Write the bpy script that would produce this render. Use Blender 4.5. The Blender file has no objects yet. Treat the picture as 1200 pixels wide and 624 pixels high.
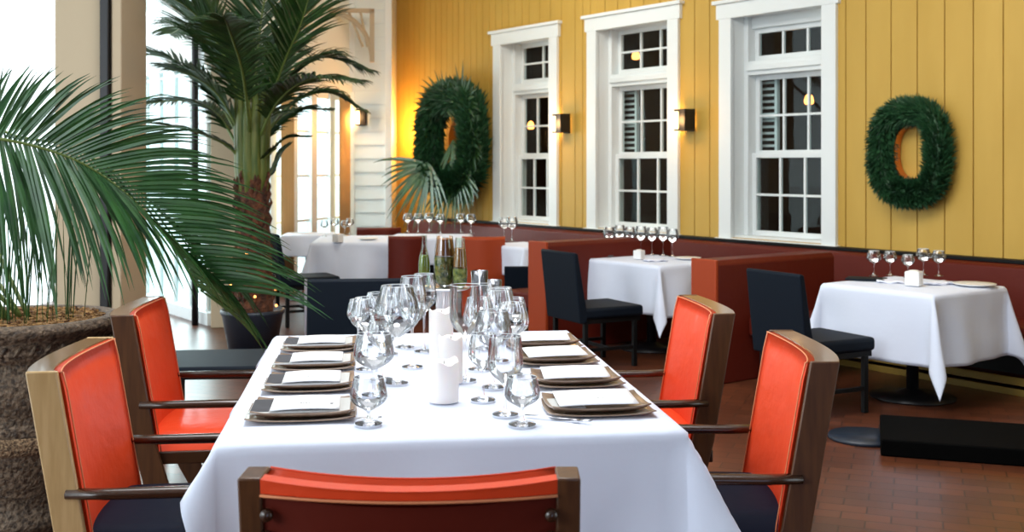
import bpy, bmesh, math, random
from math import sin, cos, pi, radians, hypot, atan2
from mathutils import Vector, Matrix, noise

random.seed(7)
S = bpy.context.scene
COL = S.collection

# ---------------------------------------------------------------- camera, light, exposure
F = 1300.0; CH = 1.55; HY = 192.0            # focal length in px, camera height, horizon row (1200x624 frame)
cam = bpy.data.cameras.new('camera'); co = bpy.data.objects.new('camera', cam); COL.objects.link(co)
co.location = (0, 0, CH); co.rotation_euler = (pi/2, 0, 0)
cam.sensor_width = 36; cam.lens = F/1200*36; cam.shift_y = -(312-HY)/1200
cam.clip_end = 200
cam.dof.use_dof = True; cam.dof.focus_distance = 3.75; cam.dof.aperture_fstop = 5.0
S.camera = co
S.view_settings.view_transform = 'Standard'; S.view_settings.look = 'None'
S.view_settings.gamma = 1; S.view_settings.use_curve_mapping = False
S.view_settings.exposure = 0.32

w = bpy.data.worlds.new('sky'); S.world = w; w.use_nodes = True
nt = w.node_tree; bg = nt.nodes['Background']
bg.inputs[0].default_value = (.84, .96, 1.0, 1); bg.inputs[1].default_value = 2.0

def area(name, loc, target, sx, sy, e, col):
    l = bpy.data.lights.new(name, 'AREA'); l.shape = 'RECTANGLE'; l.size = sx; l.size_y = sy; l.energy = e; l.color = col
    o = bpy.data.objects.new(name, l); COL.objects.link(o); o.location = loc
    o.rotation_euler = (Vector(target)-Vector(loc)).to_track_quat('-Z', 'Y').to_euler()
    return o
area('skylight_lamp', (-.6, 4.9, 4.3), (-.5, 4.8, 0), 2.2, 3.4, 170, (.97, .98, 1))
area('terrace_daylight', (-5.5, -1.0, 3.0), (1.0, 4.5, .7), 3.2, 2.4, 120, (.86, .92, 1))
area('front_blue_area', (1.5, -2.2, 2.0), (.3, 4.5, .7), 2.2, 2.0, 26, (.55, .70, 1))  # unseen blue area light behind the camera, facing the table's near side
area('right_wall_fill', (1.6, 5.8, 4.3), (5.0, 9.5, 1.3), 3.0, 1.6, 85, (1, .95, .86))  # unseen lamp added to brighten the yellow wall at right
area('french_door_daylight', (-4.2, 14.2, 2.2), (-1.4, 11.6, .8), 2.4, 2.4, 260, (.88, .97, 1))
area('far_wall_fill', (-.8, 10.2, 4.3), (-.2, 14.0, 1.9), 2.4, 1.2, 75, (1, .95, .84))  # unseen warm lamp added to brighten the far end of the yellow wall
def point(name, loc, e, col, r=.04):
    l = bpy.data.lights.new(name, 'POINT'); l.energy = e; l.color = col; l.shadow_soft_size = r
    o = bpy.data.objects.new(name, l); COL.objects.link(o); o.location = loc; return o

# ---------------------------------------------------------------- helpers
def K(px): return (px-600)/F
def at(px, py, z):                    # point of height z seen at a pixel
    Y = F*(CH-z)/(py-HY); return Vector((K(px)*Y, Y, z))
def aty(px, py, Y): return Vector((K(px)*Y, Y, CH-(py-HY)/F*Y))

def mat(name, col, rough=.5, metal=0, spec=.5, emit=None, es=1, coat=0, sheen=0, bump=None, var=None, sss=0):
    m = bpy.data.materials.new(name); m.use_nodes = True; N = m.node_tree; b = N.nodes['Principled BSDF']
    b.inputs['Base Color'].default_value = (*col, 1); b.inputs['Roughness'].default_value = rough
    b.inputs['Metallic'].default_value = metal; b.inputs['Specular IOR Level'].default_value = spec
    b.inputs['Coat Weight'].default_value = coat; b.inputs['Coat Roughness'].default_value = .12
    b.inputs['Sheen Weight'].default_value = sheen
    if sss:
        b.inputs['Subsurface Weight'].default_value = sss; b.inputs['Subsurface Radius'].default_value = (.03, .02, .015)
    if emit: b.inputs['Emission Color'].default_value = (*emit, 1); b.inputs['Emission Strength'].default_value = es
    tc = N.nodes.new('ShaderNodeTexCoord')
    if var:                            # var = (scale, colour2, (sx,sy,sz), detail)
        mp = N.nodes.new('ShaderNodeMapping'); mp.inputs['Scale'].default_value = var[2]
        nz = N.nodes.new('ShaderNodeTexNoise'); nz.inputs['Scale'].default_value = var[0]; nz.inputs['Detail'].default_value = 5
        rp = N.nodes.new('ShaderNodeValToRGB'); rp.color_ramp.elements[0].position = .35; rp.color_ramp.elements[1].position = .68
        rp.color_ramp.elements[0].color = (*col, 1); rp.color_ramp.elements[1].color = (*var[1], 1)
        N.links.new(tc.outputs['Object'], mp.inputs[0]); N.links.new(mp.outputs[0], nz.inputs[0])
        N.links.new(nz.outputs[0], rp.inputs[0]); N.links.new(rp.outputs[0], b.inputs['Base Color'])
    if bump:                           # bump = (scale, strength, distance)
        nz = N.nodes.new('ShaderNodeTexNoise'); nz.inputs['Scale'].default_value = bump[0]; nz.inputs['Detail'].default_value = 4
        bp = N.nodes.new('ShaderNodeBump'); bp.inputs['Strength'].default_value = bump[1]; bp.inputs['Distance'].default_value = bump[2]
        N.links.new(tc.outputs['Object'], nz.inputs[0]); N.links.new(nz.outputs[0], bp.inputs['Height']); N.links.new(bp.outputs[0], b.inputs['Normal'])
    return m

def thin_glass(name, tint=(.97, .985, .99), edge=(.28, .33, .36), refl=.55, rough=.02, power=.25):
    m = bpy.data.materials.new(name); m.use_nodes = True; N = m.node_tree; N.nodes.clear()
    out = N.nodes.new('ShaderNodeOutputMaterial'); tr = N.nodes.new('ShaderNodeBsdfTransparent'); gl = N.nodes.new('ShaderNodeBsdfGlossy')
    gl.inputs['Roughness'].default_value = rough; gl.inputs['Color'].default_value = (1, 1, 1, 1)
    lw = N.nodes.new('ShaderNodeLayerWeight'); lw.inputs[0].default_value = power
    mc = N.nodes.new('ShaderNodeMix'); mc.data_type = 'RGBA'; mc.inputs['A'].default_value = (*tint, 1); mc.inputs['B'].default_value = (*edge, 1)
    rp = N.nodes.new('ShaderNodeMapRange'); rp.inputs['From Min'].default_value = .25; rp.inputs['From Max'].default_value = .85
    N.links.new(lw.outputs['Facing'], rp.inputs['Value']); N.links.new(rp.outputs[0], mc.inputs['Factor']); N.links.new(mc.outputs['Result'], tr.inputs['Color'])
    lw2 = N.nodes.new('ShaderNodeLayerWeight'); lw2.inputs[0].default_value = .42
    mu = N.nodes.new('ShaderNodeMath'); mu.operation = 'MULTIPLY'; mu.inputs[1].default_value = refl
    N.links.new(lw2.outputs['Fresnel'], mu.inputs[0])
    mx = N.nodes.new('ShaderNodeMixShader'); N.links.new(mu.outputs[0], mx.inputs[0]); N.links.new(tr.outputs[0], mx.inputs[1]); N.links.new(gl.outputs[0], mx.inputs[2])
    N.links.new(mx.outputs[0], out.inputs[0]); return m

class MB:
    def __init__(s): s.v = []; s.f = []
    def add(s, vs, fs, M=None):
        n = len(s.v); s.v += [tuple(M @ Vector(p)) if M else tuple(p) for p in vs]; s.f += [tuple(i+n for i in f) for f in fs]; return s
    def box(s, x0, x1, y0, y1, z0, z1, M=None):
        return s.add([(x0,y0,z0),(x1,y0,z0),(x1,y1,z0),(x0,y1,z0),(x0,y0,z1),(x1,y0,z1),(x1,y1,z1),(x0,y1,z1)],
                     [(0,3,2,1),(4,5,6,7),(0,1,5,4),(1,2,6,5),(2,3,7,6),(3,0,4,7)], M)
    def tube(s, pts, r, seg=8, cap=True, sq=1.0, M=None):
        pts = [Vector(p) for p in pts]; n = len(pts)
        rs = r if isinstance(r, (list, tuple)) else [r]*n
        vs = []; fs = []; up = None
        for i, p in enumerate(pts):
            t = (pts[min(i+1, n-1)]-pts[max(i-1, 0)]).normalized()
            if up is None: up = Vector((0,0,1)) if abs(t.z) < .9 else Vector((1,0,0))
            a = t.cross(up).normalized(); b = a.cross(t).normalized(); up = b
            for k in range(seg):
                an = 2*pi*k/seg; vs.append(p+a*cos(an)*rs[i]+b*sin(an)*rs[i]*sq)
        for i in range(n-1):
            for k in range(seg):
                fs.append((i*seg+k, i*seg+(k+1)%seg, (i+1)*seg+(k+1)%seg, (i+1)*seg+k))
        if cap: fs.append(tuple(range(seg))[::-1]); fs.append(tuple((n-1)*seg+k for k in range(seg)))
        return s.add(vs, fs, M)
    def lathe(s, prof, seg=32, M=None, flute=0, nf=16, fz=None):
        vs = []; fs = []; n = len(prof)
        for i, (r, z) in enumerate(prof):
            for k in range(seg):
                a = 2*pi*k/seg; q = 1
                if flute and fz and fz[0] < z < fz[1]: q = 1+flute*cos(nf*a)
                vs.append((r*q*cos(a), r*q*sin(a), z))
        for i in range(n-1):
            for k in range(seg):
                fs.append((i*seg+k, i*seg+(k+1)%seg, (i+1)*seg+(k+1)%seg, (i+1)*seg+k))
        return s.add(vs, fs, M)
    def grid(s, P, M=None):            # P[i][j] points
        n, m = len(P), len(P[0])
        return s.add([p for r in P for p in r], [(i*m+j, i*m+j+1, (i+1)*m+j+1, (i+1)*m+j) for i in range(n-1) for j in range(m-1)], M)
    def prism(s, poly, x0, x1, M=None):      # poly in (y,z), extruded along x
        n = len(poly)
        vs = [(x0, y, z) for y, z in poly]+[(x1, y, z) for y, z in poly]
        fs = [tuple(range(n))[::-1], tuple(range(n, 2*n))]+[(i, (i+1) % n, n+(i+1) % n, n+i) for i in range(n)]
        return s.add(vs, fs, M)

def ob(name, mb, m, parent=None, smooth=False, bevel=0, solid=0, sub=0, kind=None, label=None, loc=None, rz=0, off=0):
    me = bpy.data.meshes.new(name); me.from_pydata(mb.v, [], mb.f); me.update()
    bm = bmesh.new(); bm.from_mesh(me); bmesh.ops.recalc_face_normals(bm, faces=bm.faces); bm.to_mesh(me); bm.free()
    me.materials.append(m)
    if smooth: me.polygons.foreach_set('use_smooth', [True]*len(me.polygons))
    o = bpy.data.objects.new(name, me); COL.objects.link(o)
    if parent: o.parent = parent
    if loc is not None: o.location = loc
    if rz: o.rotation_euler = (0, 0, rz)
    if solid:
        md = o.modifiers.new('s', 'SOLIDIFY'); md.thickness = solid; md.offset = off
    if bevel:
        md = o.modifiers.new('b', 'BEVEL'); md.width = bevel; md.segments = 3; md.limit_method = 'ANGLE'; md.angle_limit = radians(35)
        me.polygons.foreach_set('use_smooth', [True]*len(me.polygons))
        try: me.set_sharp_from_angle(angle=radians(35))
        except Exception: pass
    if sub:
        md = o.modifiers.new('u', 'SUBSURF'); md.levels = md.render_levels = sub
    if kind: o['kind'] = kind
    if label: o['label'] = label
    return o
def thing(name, label, cat, loc=(0,0,0), rz=0, group=None, kind=None):
    o = bpy.data.objects.new(name, None); COL.objects.link(o); o.location = loc; o.rotation_euler = (0, 0, rz); o.empty_display_size = .1
    return tag(o, label, cat, group, kind)
def tag(o, label=None, cat=None, group=None, kind=None):
    if label: o['label'] = label
    if cat: o['category'] = cat
    if group: o['group'] = group
    if kind: o['kind'] = kind
    return o
def dup(o, loc=None, rz=None, label=None, group=None, parent=None):
    c = o.copy(); COL.objects.link(c)
    if parent: c.parent = parent
    if loc is not None: c.location = loc
    if rz is not None: c.rotation_euler = (0, 0, rz)
    if label: c['label'] = label
    if group: c['group'] = group
    for ch in [x for x in list(COL.objects) if x.parent == o and x != c]: dup(ch, parent=c)
    return c

# ---------------------------------------------------------------- materials
M_ = {}
M_['leather'] = mat('orange_leather', (.74, .060, .013), .5, spec=.25, bump=(14, .25, .02), coat=.05)
M_['leather_red'] = mat('shaded_orange_leather', (.105, .011, .005), .5, spec=.2, bump=(10, .2, .02))
M_['leather_rust'] = mat('rust_leather', (.33, .045, .010), .5, spec=.25, bump=(8, .2, .02))
M_['leather_cap'] = mat('brown_leather', (.16, .07, .022), .28, coat=.4)
M_['navy'] = mat('navy_leather', (.004, .007, .018), .65, spec=.08, bump=(20, .1, .01))
M_['wood'] = mat('dark_wood', (.032, .011, .005), .25, coat=.25, var=(3, (.048, .017, .007), (1, 2, 2), 2))
M_['post'] = mat('brown_wood', (.065, .023, .008), .38, coat=.08, var=(5, (.11, .042, .014), (9, 9, 1), 4))
M_['post_lit'] = mat('lit_post_wood', (.46, .29, .12), .32, coat=.35, var=(5, (.58, .38, .18), (9, 9, 1), 4))  # brown post wood with its lit side put into a paler colour
M_['piping'] = mat('piping_cord', (.70, .24, .10), .5)
M_['black'] = mat('black_leather', (.004, .008, .015), .6, spec=.14, bump=(30, .08, .01))
M_['blackwood'] = mat('black_wood', (.004, .004, .004), .5, spec=.2)
M_['steel'] = mat('brushed_steel', (.62, .62, .64), .3, metal=1)
M_['cloth'] = mat('white_linen', (.75, .81, .95), .85, spec=.2, sheen=.15, bump=(7, .12, .03))  # blue of the daylight is put into the even linen colour
M_['cloth_napkin'] = mat('linen_back', (.78, .8, .9), .85, spec=.2, bump=(5, .25, .04))  # plain linen for the loose napkins
M_['paper'] = mat('white_card', (.86, .87, .88), .7)
M_['ink'] = mat('grey_ink', (.10, .10, .11), .8)
M_['plate'] = mat('taupe_glaze', (.30, .215, .15), .3, coat=.3, var=(8, (.22, .14, .09), (1,1,1), 3))
M_['plate_under'] = mat('brown_stoneware', (.10, .045, .02), .4)
M_['white'] = mat('white_ceramic', (.85, .85, .84), .3)
M_['wax'] = mat('candle_wax', (.92, .86, .82), .5, sss=.3)
M_['glass'] = thin_glass('clear_glass', (.98, .99, 1), (.20, .23, .26), .95, .01)
M_['pane'] = thin_glass('window_pane', (.9, .95, .95), (.6, .7, .7), .025, .01)
M_['bottle'] = thin_glass('bottle_glass', (.85, .93, .86), (.15, .22, .15), .6)
M_['oil'] = mat('green_oil', (.20, .22, .02), .15, coat=.4)
M_['herbs'] = mat('green_herbs', (.05, .10, .012), .6, var=(45, (.45, .42, .10), (1,1,1), 4), bump=(70, .8, .01))
M_['amber'] = mat('amber_liquid', (.30, .09, .015), .15, coat=.5, var=(16, (.42, .25, .10), (1, 1, .3), 3))
M_['yellow'] = mat('yellow_board', (.52, .315, .050), .6, var=(3, (.58, .36, .066), (1, 1, .25), 3), bump=(5, .08, .02))
M_['yellow_dark'] = mat('yellow_groove', (.30, .17, .02), .8)
M_['trim'] = mat('white_trim', (.78, .82, .82), .45)
M_['clap'] = mat('white_clapboard', (.74, .80, .80), .6)
M_['beige'] = mat('beige_plaster', (.46, .36, .24), .7, bump=(3, .1, .02))
M_['curtain'] = mat('tan_curtain', (.55, .36, .16), .8)
M_['iron'] = mat('black_iron', (.012, .011, .012), .4, metal=.3)
M_['glow'] = mat('lamp_glow', (1, .75, .4), .5, emit=(1, .58, .2), es=12)
M_['glow_dim'] = mat('bulb_glow', (1, .5, .2), .5, emit=(1, .35, .08), es=4)
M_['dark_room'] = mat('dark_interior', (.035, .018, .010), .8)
M_['leaf'] = mat('palm_leaf', (.018, .075, .018), .38, var=(9, (.04, .14, .03), (1,1,1), 3))
M_['leaf2'] = mat('dark_palm_leaf', (.012, .045, .010), .42, var=(9, (.03, .09, .015), (1,1,1), 3))
M_['rachis'] = mat('palm_stalk', (.12, .17, .035), .5)
M_['shaft'] = mat('palm_crownshaft', (.055, .10, .015), .5, var=(6, (.16, .17, .03), (6, 6, .5), 3))
M_['trunk'] = mat('palm_trunk', (.035, .012, .006), .9, var=(22, (.15, .05, .02), (1,1,1), 4), bump=(30, 1, .03))
M_['pot'] = mat('stone_pot', (.045, .028, .018), .65, var=(55, (.24, .165, .105), (1,1,1), 5), bump=(45, .9, .02))
M_['pot_band'] = mat('granular_stone', (.06, .03, .015), .8, var=(95, (.48, .31, .17), (1,1,1), 5), bump=(80, 1, .02))
M_['bark'] = mat('bark_chips', (.12, .05, .02), .9, var=(40, (.48, .27, .09), (1,1,1), 4), bump=(60, 1, .02))
M_['plantpot'] = mat('navy_planter', (.012, .02, .035), .4)
M_['needle'] = mat('fir_needles', (.010, .050, .018), .5, var=(12, (.025, .10, .035), (1,1,1), 3))
M_['copper'] = mat('copper_band', (.65, .25, .09), .28, metal=1)
M_['ceil'] = mat('ceiling_paint', (.72, .72, .68), .8)
M_['ground'] = mat('pale_paving', (.80, .84, .84), .8, bump=(4, .1, .02))

def floor_mat():
    m = bpy.data.materials.new('brick_pavers'); m.use_nodes = True; N = m.node_tree; b = N.nodes['Principled BSDF']
    tc = N.nodes.new('ShaderNodeTexCoord'); mp = N.nodes.new('ShaderNodeMapping'); mp.inputs['Rotation'].default_value = (0, 0, .35)
    br = N.nodes.new('ShaderNodeTexBrick'); br.inputs['Scale'].default_value = 1; br.inputs['Brick Width'].default_value = .21; br.inputs['Row Height'].default_value = .105
    br.inputs['Mortar Size'].default_value = .004; br.inputs['Color1'].default_value = (.17, .050, .021, 1); br.inputs['Color2'].default_value = (.105, .031, .014, 1)
    br.inputs['Mortar'].default_value = (.05, .02, .012, 1)
    nz = N.nodes.new('ShaderNodeTexNoise'); nz.inputs['Scale'].default_value = 3
    mx = N.nodes.new('ShaderNodeMix'); mx.data_type = 'RGBA'; mx.blend_type = 'MULTIPLY'; mx.inputs['Factor'].default_value = .5
    N.links.new(tc.outputs['Object'], mp.inputs[0]); N.links.new(mp.outputs[0], br.inputs[0]); N.links.new(tc.outputs['Object'], nz.inputs[0])
    N.links.new(br.outputs[0], mx.inputs['A']); N.links.new(nz.outputs[0], mx.inputs['B']); N.links.new(mx.outputs['Result'], b.inputs['Base Color'])
    bp = N.nodes.new('ShaderNodeBump'); bp.inputs['Strength'].default_value = .4; bp.inputs['Distance'].default_value = .004; bp.invert = True
    N.links.new(br.outputs['Fac'], bp.inputs['Height']); N.links.new(bp.outputs[0], b.inputs['Normal'])
    b.inputs['Roughness'].default_value = .33
    return m
M_['floor'] = floor_mat()

# ---------------------------------------------------------------- room
WX, WY = 3.738, 8.1; DX, DY = -.5921, .8059          # yellow wall: a point on it and its direction (away, to the left)
WA = atan2(-DY, -DX)                                  # local x = right along the wall, y = into the wall
def W(s, o=0, z=0): return Vector((WX+DX*s-DY*o, WY+DY*s+DX*o, z))
def sw(px, o=0):                                      # place on the wall seen in a pixel column
    k = K(px); x0, y0 = WX-DY*o, WY+DX*o
    return (x0-k*y0)/(-DX+k*DY)

fp = [(10, -3), (10, 17), (-1.7, 17), (-2.2, 14.85), (-3.05, 12.5), (-2.84, 10.62), (-5.2, 13.8), (-5.2, -3)]
def slab(z0, z1, pts):
    n = len(pts); return MB().add([(x, y, z0) for x, y in pts]+[(x, y, z1) for x, y in pts], [tuple(range(n)), tuple(range(n, 2*n))]+[(i, (i+1) % n, n+(i+1) % n, n+i) for i in range(n)])
ob('floor', slab(-.1, 0, fp), M_['floor'], kind='structure')
ob('ground', MB().box(-70, -1.5, -20, 90, -.16, -.11), M_['ground'], kind='structure')
ob('wall_rear_blocker', MB().box(-5.2, 10, -2.9, -2.8, 0, 4.4), M_['dark_room'], kind='structure')  # unseen dark wall added behind the camera to cut sky fill
ob('ceiling', slab(4.4, 4.5, fp), M_['ceil'], kind='structure')

wins = []                                             # centre s of each window
wins.append(((sw(580)+sw(655))/2, abs(sw(580)-sw(655)), 2))
wins.append(((sw(690)+sw(797))/2, abs(sw(690)-sw(797)), 2))
wins.append(((sw(845)+sw(982))/2, abs(sw(845)-sw(982)), 1))
wr = thing('wall_right', None, None, W(0), WA, kind='structure')
opens = [(-c-(wd/2-.13), -c+(wd/2-.13)) for c, wd, _ in wins]
def pieces(x0, x1):
    xs = sorted([x0, x1]+[v for o in opens for v in o if x0 < v < x1])
    for a, b in zip(xs, xs[1:]):
        if b-a < .002: continue
        yield a, b, any(o[0] < (a+b)/2 < o[1] for o in opens)
bd, bk = MB(), MB()
x = -9.35
rnd = random.Random(3)
while x < 6:
    wd = rnd.choice([.13, .2, .2, .24]) if x > -6 else .135
    for a, b, op in pieces(x, x+wd-.009):
        for z0, z1 in ([(0, .86), (3.06, 4.4)] if op else [(0, 4.4)]):
            bd.box(a, b, 0, .02, z0, z1)
    x += wd
for a, b, op in pieces(-9.35, 6):
    for z0, z1 in ([(0, .86), (3.06, 4.4)] if op else [(0, 4.4)]): bk.box(a, b, .012, .10, z0, z1)
ob('boards', bd, M_['yellow'], wr, bevel=.003); ob('groove_backing', bk, M_['yellow_dark'], wr)
# faint cross joint of the boards right of the third window
# windows
def window(i, c, wd, rows):
    r = thing('window_%d' % i, None, None, W(c), WA, kind='structure')
    h = wd/2; m = MB(); zb = .82; zt = 3.12 if rows == 2 else 3.05
    m.box(-h, -h+.15, -.035, .02, zb, zt-.12); m.box(h-.15, h, -.035, .02, zb, zt-.12)
    m.box(-h-.03, h+.03, -.04, .02, zt-.14, zt); m.box(-h-.06, h+.06, -.07, .02, zt, zt+.035)
    m.box(-h-.02, h+.02, -.07, .28, zb-.0, zb+.035)
    ob('casing', m, M_['trim'], r, bevel=.004)
    a, b = -h+.13, h-.13
    m = MB(); m.box(a, a+.02, 0, .34, zb, zt-.1); m.box(b-.02, b, 0, .34, zb, zt-.1); m.box(a, b, 0, .34, zt-.12, zt-.1); m.box(a, b, .02, .34, zb+.035, zb+.06)
    m.box(a+.02, a+.07, .15, .33, zb, zt-.1); m.box(b-.07, b-.02, .15, .33, zb, zt-.1)
    ob('reveal', m, M_['trim'], r, bevel=.003)
    a += .07; b -= .07
    tz0, tz1 = 2.53, (2.97 if rows == 2 else 2.80)
    m = MB(); m.box(a, b, .15, .33, 2.38, tz0-.02); m.box(a, b, .12, .33, 2.42, 2.47)
    m.box(a, b, .2, .33, tz1+.02, zt-.1)
    ob('transom_bar', m, M_['trim'], r, bevel=.004)
    def sash(nm, z0, z1, y, nx, nz):
        m = MB(); fr = .045
        m.box(a, a+fr, y, y+.04, z0, z1); m.box(b-fr, b, y, y+.04, z0, z1); m.box(a+fr, b-fr, y, y+.04, z0, z0+fr+.01); m.box(a+fr, b-fr, y, y+.04, z1-fr, z1)
        for k in range(1, nx): xx = a+fr+(b-a-2*fr)*k/nx; m.box(xx-.011, xx+.011, y+.005, y+.035, z0+fr, z1-fr)
        for k in range(1, nz): zz = z0+fr+(z1-z0-2*fr)*k/nz; m.box(a+fr, b-fr, y+.006, y+.034, zz-.011, zz+.011)
        s = ob(nm, m, M_['trim'], r, bevel=.003)
        ob('pane', MB().box(a+.03, b-.03, y+.018, y+.022, z0+.03, z1-.03), M_['pane'], s)
    sash('transom_sash', tz0-.02, tz1+.02, .25, 3 if i > 1 else 2, rows)
    sash('upper_sash', 1.62, 2.38, .26, 3, 2)
    sash('lower_sash', .87, 1.65, .21, 3, 2)
    return r
for i, (c, wd, rows) in enumerate(wins): window(i+1, c, wd, rows)
# dark dining room behind the windows
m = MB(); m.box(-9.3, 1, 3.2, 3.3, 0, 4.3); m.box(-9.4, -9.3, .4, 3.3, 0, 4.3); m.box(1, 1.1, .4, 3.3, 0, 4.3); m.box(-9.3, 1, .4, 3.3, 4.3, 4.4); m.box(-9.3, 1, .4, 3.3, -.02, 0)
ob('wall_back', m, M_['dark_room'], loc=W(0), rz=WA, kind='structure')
# interior shutters at the left of windows 2 and 3, pendant lamps inside
for c, wd, lab in ((wins[1][0], wins[1][1], 'white louvred shutter inside the middle window of the yellow wall'), (wins[2][0], wins[2][1], 'white louvred shutter inside the tall window nearest the round wreath')):
    m = MB(); m.box(-.02, .02, -.02, .02, 1.6, 2.4); m.box(.24, .27, -.02, .02, 1.6, 2.4)
    for z in (1.6, 1.98, 2.36): m.box(.02, .24, -.02, .02, z, z+.05)
    r = thing('window_shutter', lab, 'shutter', W(c+wd/2-.10, -.38), WA, 'shutters inside the windows')
    ob('shutter_frame', m, M_['trim'], r)
    m = MB()
    for k in range(12):
        z = 1.66+k*.06
        m.box(.02, .24, -.018, .018, -.003, .003, Matrix.Translation((0, 0, z)) @ Matrix.Rotation(radians(35), 4, 'X'))
    ob('louvres', m, M_['trim'], r)
for (px, py, lab) in ((622, 148, 'glowing glass pendant lamp seen through the left window'), (948, 118, 'small glowing pendant lamp seen through the right window'), (745, 66, 'amber pendant lamp seen through the middle transom')):
    s = sw(px, -1.4); p = W(s, -1.4); p.z = CH-(py-HY)/F*p.y
    r = thing('pendant_lamp', lab, 'lamp', p, 0, 'pendant lamps inside the dark dining room')
    ob('lamp_shade', MB().lathe([(.012, .07), (.035, .05), (.05, .0), (.045, -.03), (.03, -.04), (.0, -.04)], 20), M_['glow_dim'], r, smooth=True)
    ob('cord', MB().tube([(0, 0, .07), (0, 0, 4.28-p.z)], .006, 6), M_['iron'], r)
point('dining_room_lamp', W(sw(640, -1.2), -1.2, 1.9), 16, (1, .5, .18), .1)
point('dining_room_lamp', W(sw(930, -1.6), -1.6, 2.7), 6, (1, .5, .2), .1)

# sconces
def sconce(px, py, lab, o=0, base=None, rz=WA):
    if base is None:
        s = sw(px); p = W(s); p.z = CH-(py-HY)/F*p.y
    else: p = base
    r = thing('wall_sconce', lab, 'wall lamp', p, rz, 'box sconces with glowing glass')
    ob('back_plate', MB().box(-.05, .05, -.02, 0, -.11, .11), M_['iron'], r, bevel=.004)
    ob('hood', MB().box(-.075, .075, -.16, -.02, .085, .105).box(-.075, .075, -.16, -.02, -.105, -.09).box(.055, .075, -.16, -.02, -.09, .085).box(-.02, .075, -.16, -.145, -.09, .085), M_['iron'], r, bevel=.003)
    ob('glass_shade', MB().box(-.06, .05, -.14, -.03, -.085, .08), M_['glow'], r, bevel=.01)
    point('sconce_light', p+Matrix.Rotation(rz, 3, 'Z') @ Vector((-.05, -.26, 0)), 5, (1, .55, .2), .05)
sconce(665, 145, 'small black box sconce glowing between the first two windows')
sconce(810, 141, 'black box sconce glowing between the middle and right windows')

# pier with clapboards at the far corner
PX0, PX1, PY = -2.17, -1.62, 14.8
r = thing('wall_corner_pier', None, None, (0, 0, 0), kind='structure')
m = MB()
for k in range(25):
    z = k*.18; m.add([(PX0, PY-.03, z), (PX1, PY-.03, z), (PX1, PY-.005, z+.18), (PX0, PY-.005, z+.18), (PX0, PY, z), (PX1, PY, z), (PX1, PY, z+.18), (PX0, PY, z+.18)],
                     [(0,1,2,3), (0,4,5,1), (3,2,6,7), (0,3,7,4), (1,5,6,2)])
ob('clapboards', m, M_['clap'], r); ob('core', MB().box(PX0, PX1, PY, PY+.7, 0, 4.4), M_['clap'], r)
ob('corner_board', MB().box(PX0-.02, PX0+.07, PY-.04, PY+.02, 0, 4.4).box(PX1-.07, PX1+.02, PY-.04, PY+.7, 0, 4.4), M_['trim'], r, bevel=.004)
sconce(0, 0, 'amber lantern on the white clapboard pier by the far corner', base=Vector((K(424)*14.7, 14.76, CH+54/F*14.76)), rz=0)
point('corner_glow', (-1.33, 14.84, 2.0), 45, (1, .47, .10), .12)

# french doors between the pier and the beige column
A0, A1 = Vector((-2.98, 12.5, 0)), Vector((-2.20, 14.78, 0)); L = (A1-A0).length; aa = atan2(A1.y-A0.y, A1.x-A0.x)
ob('wall_niche', MB().add([(-2.84,10.8,0),(-2.98,12.5,0),(-3.08,12.5,0),(-2.94,10.8,0),(-2.84,10.8,4.4),(-2.98,12.5,4.4),(-3.08,12.5,4.4),(-2.94,10.8,4.4)],[(0,1,2,3),(4,5,6,7),(0,1,5,4),(1,2,6,5),(2,3,7,6),(3,0,4,7)]), M_['clap'], kind='structure')
r = thing('wall_far_left', None, None, A0, aa, kind='structure')
m = MB(); g = MB()
n = 5
for k in range(n+1):
    x = L*k/n; m.box(x-.07, x+.07, -.05, .05, 0, 2.5)
    if k < n:
        m.box(x+.07, x+L/n-.07, -.03, .03, 0, .22); m.box(x+.07, x+L/n-.07, -.03, .03, 2.38, 2.5)
        for z in (.85, 1.4, 1.95): m.box(x+.07, x+L/n-.07, -.015, .015, z-.015, z+.015)
        g.box(x+.07, x+L/n-.07, -.003, .003, .22, 2.38)
m.box(-.1, L+.05, -.08, .08, 2.5, 2.62)
ob('door_frames', m, M_['trim'], r, bevel=.004); ob('glazing', g, M_['pane'], r); ob('fascia', MB().box(-.1, L+.05, -.04, .04, 2.62, 4.4), M_['clap'], r)
for k, lab in ((1, 'tan curtain drawn beside the far french doors, nearer the palm'), (4, 'tan curtain drawn beside the far french doors, nearer the pier')):
    P = []
    for i in range(25):
        t = i/24; x = .03+t*.30; P.append([(x, .012*sin(t*40)-.13, z) for z in (.03, 1.2, 2.45)])
    c = ob('curtain', MB().grid(P), M_['curtain'], loc=A0+Matrix.Rotation(aa, 3, 'Z') @ Vector((L*k/n, 0, 0)), rz=aa, smooth=True, solid=.004); tag(c, lab, 'curtain', 'curtains by the far doors')
# small green bay of hedge seen low through the doors is skipped: bright outside
# beige column behind the palm
ob('wall_column', MB().box(-2.84, -2.50, 10.45, 10.8, 0, 4.4), M_['beige'], kind='structure', bevel=.01)
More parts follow.
